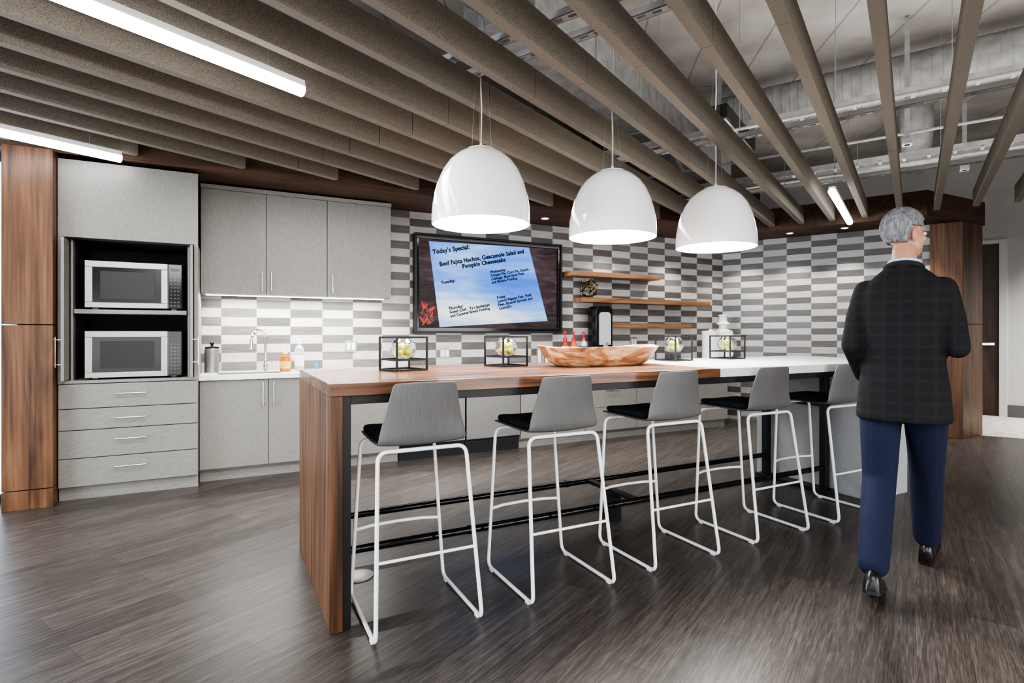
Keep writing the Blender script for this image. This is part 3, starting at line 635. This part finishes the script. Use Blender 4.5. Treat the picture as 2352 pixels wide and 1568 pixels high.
# ------------------------------------------------------------------ person
pr=thing('person',(3.09,1.62,0),'man walking in dark suit jacket and navy trousers','person',rotz=math.radians(22.8-90)); pr.scale=(1.0,1.0,1.02)
def remesh(ob,vs,sm=3):
    r_=ob.modifiers.new('remesh','REMESH'); r_.mode='VOXEL'; r_.voxel_size=vs; r_.use_smooth_shade=True
    s_=ob.modifiers.new('smooth','SMOOTH'); s_.factor=.5; s_.iterations=sm
def eloft(m,rows,n=24):
    m.loft([[V((cx+rx*math.copysign(abs(math.cos(2*math.pi*k/n))**.85,math.cos(2*math.pi*k/n)),cy+ry*math.sin(2*math.pi*k/n),z)) for k in range(n)] for z,cx,cy,rx,ry in rows])
HL=dict(sh=V((-.162,.03,1.495)),el=V((-.215,-.07,1.215)),wr=V((-.19,.13,1.03)))
HR=dict(sh=V((.162,.03,1.495)),el=V((.222,-.03,1.205)),wr=V((.23,.20,1.22)))
body=MB()
eloft(body,[(.90,0,0,.14,.10),(1.0,0,0,.15,.10),(1.12,0,0,.135,.09),(1.3,0,.01,.15,.10),(1.42,0,.015,.16,.10),(1.50,0,.02,.14,.075),(1.555,0,.035,.09,.06),(1.60,0,.05,.06,.06)])
body.chain([(0,.035,1.55),(0,.06,1.63),(0,.085,1.70)],[.062,.056,.055])
LEG=[[(-.095,0,.95),(-.100,-.01,.53),(-.095,-.28,.15)],[(.095,0,.95),(.085,.24,.545),(.075,.45,.13)]]
for lg in LEG: body.chain(lg,[.08,.052,.036]); 
body.chain([LEG[0][2],(-.10,-.17,.055)],[.034,.028]); body.chain([LEG[1][2],(.08,.58,.085)],[.034,.028])
for H in (HL,HR): body.chain([H['sh'],H['el'],H['wr']],[.045,.036,.026])
def hand(m,wr,d,nrm,side,curl=.5):
    d=V(d).normalized(); nrm=V(nrm); nrm=(nrm-d*nrm.dot(d)).normalized(); sd=d.cross(nrm)*side
    for i in range(4):
        off=(i-1.5)*.021; k=wr+d*(.088-.004*abs(i-1.2))+sd*off
        m.chain([wr+sd*off*.6,k],[.017,.0125],10)
        L_=[.043,.048,.045,.035][i]; p=k; a_=curl*.5; pts=[p]; dirv=d
        for seg in range(3):
            dirv=d*math.cos(a_)+nrm*math.sin(a_); p=p+dirv*(L_*(1,.65,.5)[seg]); pts.append(p); a_+=curl
        m.chain(pts,[.0105,.0095,.0085,.0075],10)
    tb=wr+d*.02-sd*.028
    m.chain([tb,tb+(-sd*.6+d*.7+nrm*.3).normalized()*.045,tb+(-sd*.45+d*.85+nrm*.35).normalized()*.085],[.015,.0115,.0085],10)
hand(body,HL['wr'],(.15,.7,-.6),(1,0,.1),1,.5)
hand(body,HR['wr'],(.05,.9,.2),(-1,0,-.2),1,.45)
hc=V((0,.095,1.782)); HM=Matrix.Translation(hc)@Matrix.Rotation(math.radians(-45),4,'Z')@Matrix.Rotation(math.radians(-4),4,'X')
def he(c,r): body.ell(c,r,18,HM)
he((0,-.012,.03),(.076,.096,.098)); he((0,.030,-.03),(.060,.066,.085)); he((0,.055,-.085),(.034,.034,.026)); he((0,.062,.032),(.052,.03,.016))
he((0,.098,-.02),(.013,.016,.014)); he((0,.09,.0),(.009,.012,.028)); he((0,.088,-.052),(.022,.012,.006)); he((0,.087,-.061),(.02,.012,.006))
he((-.042,.06,-.02),(.02,.025,.02)); he((.042,.06,-.02),(.02,.025,.02))
for sx in (-1,1): he((sx*.079,-.008,-.005),(.008,.018,.032)); he((sx*.074,-.006,-.03),(.01,.012,.014))
M_skin=plain('skin',(.46,.24,.165),.5,noise=.08,nscale=20)
bo=body.make('body',M_skin,pr); remesh(bo,.005,3)
for sx in (-1,1): MB().ell((sx*.032,.083,.008),(.012,.010,.009),12,HM).make('eye',plain('eye_white',(.7,.68,.66),.2),pr)
for sx in (-1,1): MB().ell((sx*.032,.0915,.008),(.0045,.003,.0045),10,HM).make('iris',plain('iris',(.05,.03,.02),.2),pr)
hm=MB(); n1=36; n2=24; vs=[]
for i in range(n2+1):
    ph=-math.pi/2+math.pi*i/n2
    for k in range(n1):
        th=2*math.pi*k/n1; vs.append(V((.083*math.cos(ph)*math.cos(th),-.016+.104*math.cos(ph)*math.sin(th),.036+.102*math.sin(ph))))
fs=[]
for i in range(n2):
    for k in range(n1):
        q=[i*n1+k,i*n1+(k+1)%n1,(i+1)*n1+(k+1)%n1,(i+1)*n1+k]; c_=sum((vs[x] for x in q),V((0,0,0)))/4
        if c_.z<-.045: continue
        if c_.y>-.03 and c_.z<.03: continue
        if c_.y>.03 and c_.z<.08: continue
        fs.append(tuple(q))
rnd=random.Random(3)
vs=[HM@(p+V((rnd.uniform(-1,1),rnd.uniform(-1,1),rnd.uniform(-1,1)))*.0012) for p in vs]
hm.add(vs,fs); used=sorted({i for f in fs for i in f}); mp_={i:j for j,i in enumerate(used)}
hm.v=[hm.v[i] for i in used]; hm.f=[tuple(mp_[i] for i in f) for f in hm.f]
ho=hm.make('hair',grain('grey_hair',[(.08,.08,.085),(.18,.18,.19),(.32,.32,.33)],(60,60,12),rough=.8),pr,ang=180); sl=ho.modifiers.new('s','SOLIDIFY'); sl.thickness=.012; sl.offset=0
cm=MB(); cm.sweep([(.062*math.cos(a_),.060+.062*math.sin(a_),1.632+.012*math.sin(-a_)) for a_ in [2*math.pi*k/24 for k in range(24)]],.012,10,closed=True)
cm.make('shirt_collar',plain('pale_blue_shirt',(.45,.52,.62),.8),pr)
jk=MB()
eloft(jk,[(.84,0,.0,.205,.150),(.86,0,.0,.207,.152),(1.0,0,0,.196,.147),(1.12,0,0,.178,.136),(1.25,0,.0,.184,.14),(1.38,0,.01,.194,.142),(1.46,0,.015,.192,.125),(1.52,0,.02,.170,.105),(1.57,0,.035,.125,.088),(1.61,0,.045,.080,.078)],32)
for H in (HL,HR):
    c_=H['wr']*.9+H['el']*.1
    jk.chain([H['sh']+V((0,0,-.005)),H['sh']*.5+H['el']*.5+V((math.copysign(.006,H['sh'].x),0,0)),H['el']],[.063,.058,.051]); jk.chain([H['el'],c_],[.051,.038])
def plaid():
    m,nt,b=newmat('dark_plaid_wool'); N=nt.nodes.new; L=nt.links.new
    tcn=N('ShaderNodeTexCoord'); br=N('ShaderNodeTexBrick'); mp=N('ShaderNodeMapping'); mp.inputs['Rotation'].default_value=(math.pi/2,0,0)
    L(tcn.outputs['Object'],mp.inputs[0]); L(mp.outputs[0],br.inputs['Vector']); br.offset=0; br.inputs['Scale'].default_value=1; br.inputs['Brick Width'].default_value=.07; br.inputs['Row Height'].default_value=.055; br.inputs['Mortar Size'].default_value=.014; br.inputs['Mortar Smooth'].default_value=1
    br.inputs['Color1'].default_value=(.0175,.0175,.019,1); br.inputs['Color2'].default_value=(.019,.019,.0205,1); br.inputs['Mortar'].default_value=(.0225,.0225,.0245,1)
    L(br.outputs['Color'],b.inputs['Base Color']); b.inputs['Roughness'].default_value=.95; b.inputs['Specular IOR Level'].default_value=.2; return m
jo=jk.make('jacket',plaid(),pr); remesh(jo,.008,8)
cl=MB(); cl.sweep([(.078*math.cos(a_),.05+.078*math.sin(a_),1.604+.022*math.sin(-a_)) for a_ in [math.pi*(.9+1.2*k/20) for k in range(21)]],[.004]+[.0135]*19+[.004],10)
cl.make('jacket_collar',plain('dark_wool',(.018,.018,.020),.95),pr)
tm=MB()
eloft(tm,[(.84,0,0,.160,.12),(.92,0,0,.167,.125),(1.02,0,0,.16,.12),(1.06,0,0,.155,.113)],28)
for sx,lg in zip((-1,1),LEG):
    a0,k0,f0_=map(V,lg); end=k0*.06+f0_*.94
    tm.chain([a0+V((0,0,-.03)),a0*.5+k0*.5+V((0,-.005,0)),k0,k0*.5+f0_*.5+V((0,-.01,0)),end],[.100,.090,.078,.074,.068])
to=tm.make('trousers',plain('navy_wool',(.006,.010,.036),.9,noise=.15,nscale=60),pr); remesh(to,.008,6)
def shoe(ank,yaw,pitch):
    M=Matrix.Translation(V(ank))@Matrix.Rotation(yaw,4,'Z')@Matrix.Rotation(pitch,4,'X')@Matrix.Translation(V((0,0,-.10)))
    rows=[(-.085,.022,.06),(-.075,.034,.085),(-.04,.038,.10),(.0,.038,.10),(.05,.040,.078),(.10,.046,.055),(.15,.046,.045),(.19,.036,.036),(.205,.02,.028)]
    m=MB(); R=[]
    for y,w,hh_ in rows:
        ring=[]
        for k in range(18):
            a_=2*math.pi*k/18; x=w*math.cos(a_); z=math.sin(a_); z=.014+(hh_)*max(z,0)**.8 if z>0 else .014
            ring.append(M@V((x,y,z)))
        R.append(ring)
    m.loft(R); up=m.make('shoe',plain('black_leather',(.012,.009,.008),.3),pr,ang=60)
    m=MB(); pts=[(-.09,.02),(-.07,.036),(0,.036),(.08,.046),(.15,.05),(.20,.036),(.215,.01)]
    out=[(w,y) for y,w in pts]+[(-w,y) for y,w in reversed(pts)]
    m.loft([[M@V((x,y,0.001)) for x,y in out],[M@V((x,y,.016)) for x,y in out]]); m.make('sole',M_black,up,smooth=False)
shoe((-.095,-.28,.146),.05,math.radians(-12)); shoe((.075,.45,.122),-.05,math.radians(14))
r=thing('globe_lamp',SW(9.3,1.7,2.55),'small white round pendant lamp in the corridor','pendant lamp')
MB().ell((0,0,0),(.12,.12,.11),20).make('lamp_shade',M_shade,r); MB().cyl((0,0,.1),(0,0,ZC-2.55),.004,n=8).make('cord',M_black,r)
# ------------------------------------------------------------------ lights
def area(loc,rot,sx,sy,e,col=(1,1,1),name='area_light',spread=None):
    l=bpy.data.lights.new(name,'AREA'); l.shape='RECTANGLE'; l.size=sx; l.size_y=sy; l.energy=e; l.color=col
    if spread: l.spread=math.radians(spread)
    o=bpy.data.objects.new(name,l); o.location=loc; o.rotation_euler=rot; COL.objects.link(o); return o
for x,y in PL:
    l=bpy.data.lights.new('pendant_light','AREA'); l.shape='DISK'; l.size=.5; l.energy=36; l.color=(1,.98,.96)
    o=bpy.data.objects.new('pendant_light',l); o.location=(x,y,1.965); COL.objects.link(o)
for x,y in DL:
    l=bpy.data.lights.new('downlight_spot','SPOT'); l.energy=55; l.spot_size=math.radians(95); l.spot_blend=.6; l.shadow_soft_size=.03; l.color=(1,.98,.95)
    o=bpy.data.objects.new('downlight_spot',l); o.location=(x,y,ZS-.02); COL.objects.link(o)
area((.65,5.835,1.645),(0,0,0),1.6,.03,30,(1,.99,.97),'cabinet_strip_light')
area((4.8,1.6,3.0),(math.pi,0,0),5,4,105,(1,.98,.96),'ceiling_fill')  # unseen fill above the slats, added to brighten the deck
area((7.2,4.6,3.1),(math.pi,0,0),2.4,2.4,18,(1,.97,.94),'ceiling_fill')  # smaller added fill aimed up at the deck by the angled wall
area((.4,-1.2,2.65),(math.radians(35),0,math.radians(-27)),3.2,1.2,150,(1,.99,.98),'room_fill')  # general fill added above and behind the camera, no such fitting
area((-.8,-2.8,1.1),(math.radians(78),0,math.radians(-22)),5.5,1.4,42,(1,.99,.98),'unseen_light',100)  # added fill behind the camera, no window modelled there
area((4.6,-2.4,1.0),(math.radians(78),0,math.radians(12)),4,1.4,48,(1,.99,.98),'unseen_light',100)  # second added fill behind the camera, further right
area((1.2,-1.5,.35),(math.radians(172),0,math.radians(-27)),3.5,1.4,36,(1,.98,.95),'bounce_fill')  # unseen upward light added in place of floor bounce on the slats
area((-.3,3.6,2.66),(0,0,0),2.4,.5,60,(1,.99,.98),'room_fill')  # added fill at slat height on the left, not a modelled lamp
area((2.8,4.6,2.6),(0,0,0),5,.4,58,(1,.99,.98),'aisle_fill')  # fill added over the aisle, no lamp is modelled here
area((-4.2,2.6,1.1),(math.radians(84),0,math.radians(-90)),3,2.0,250,(.78,.88,1),'unseen_light')  # unseen area light standing in for cool daylight from the left
area((10.3,2.4,2.95),(0,0,0),1.3,1.3,110,(1,.98,.95),'corridor_fill',120)  # fill added for the corridor, separate from the globe lamp
w=bpy.data.worlds.new('world'); bpy.context.scene.world=w; w.use_nodes=True
w.node_tree.nodes['Background'].inputs[0].default_value=(.92,.95,1,1); w.node_tree.nodes['Background'].inputs[1].default_value=.26
# ------------------------------------------------------------------ camera
cam=bpy.data.cameras.new('camera'); co=bpy.data.objects.new('camera',cam); COL.objects.link(co)
cam.sensor_width=36; cam.lens=36*1275/2352; cam.shift_y=-19/2352; cam.clip_start=.05
co.location=(0,0,1.3); co.rotation_euler=(math.pi/2,0,math.radians(-27.19))
bpy.context.scene.camera=co
try:
    bpy.context.scene.view_settings.view_transform='AgX'; bpy.context.scene.view_settings.look='AgX - High Contrast'
except Exception as e: print(e)
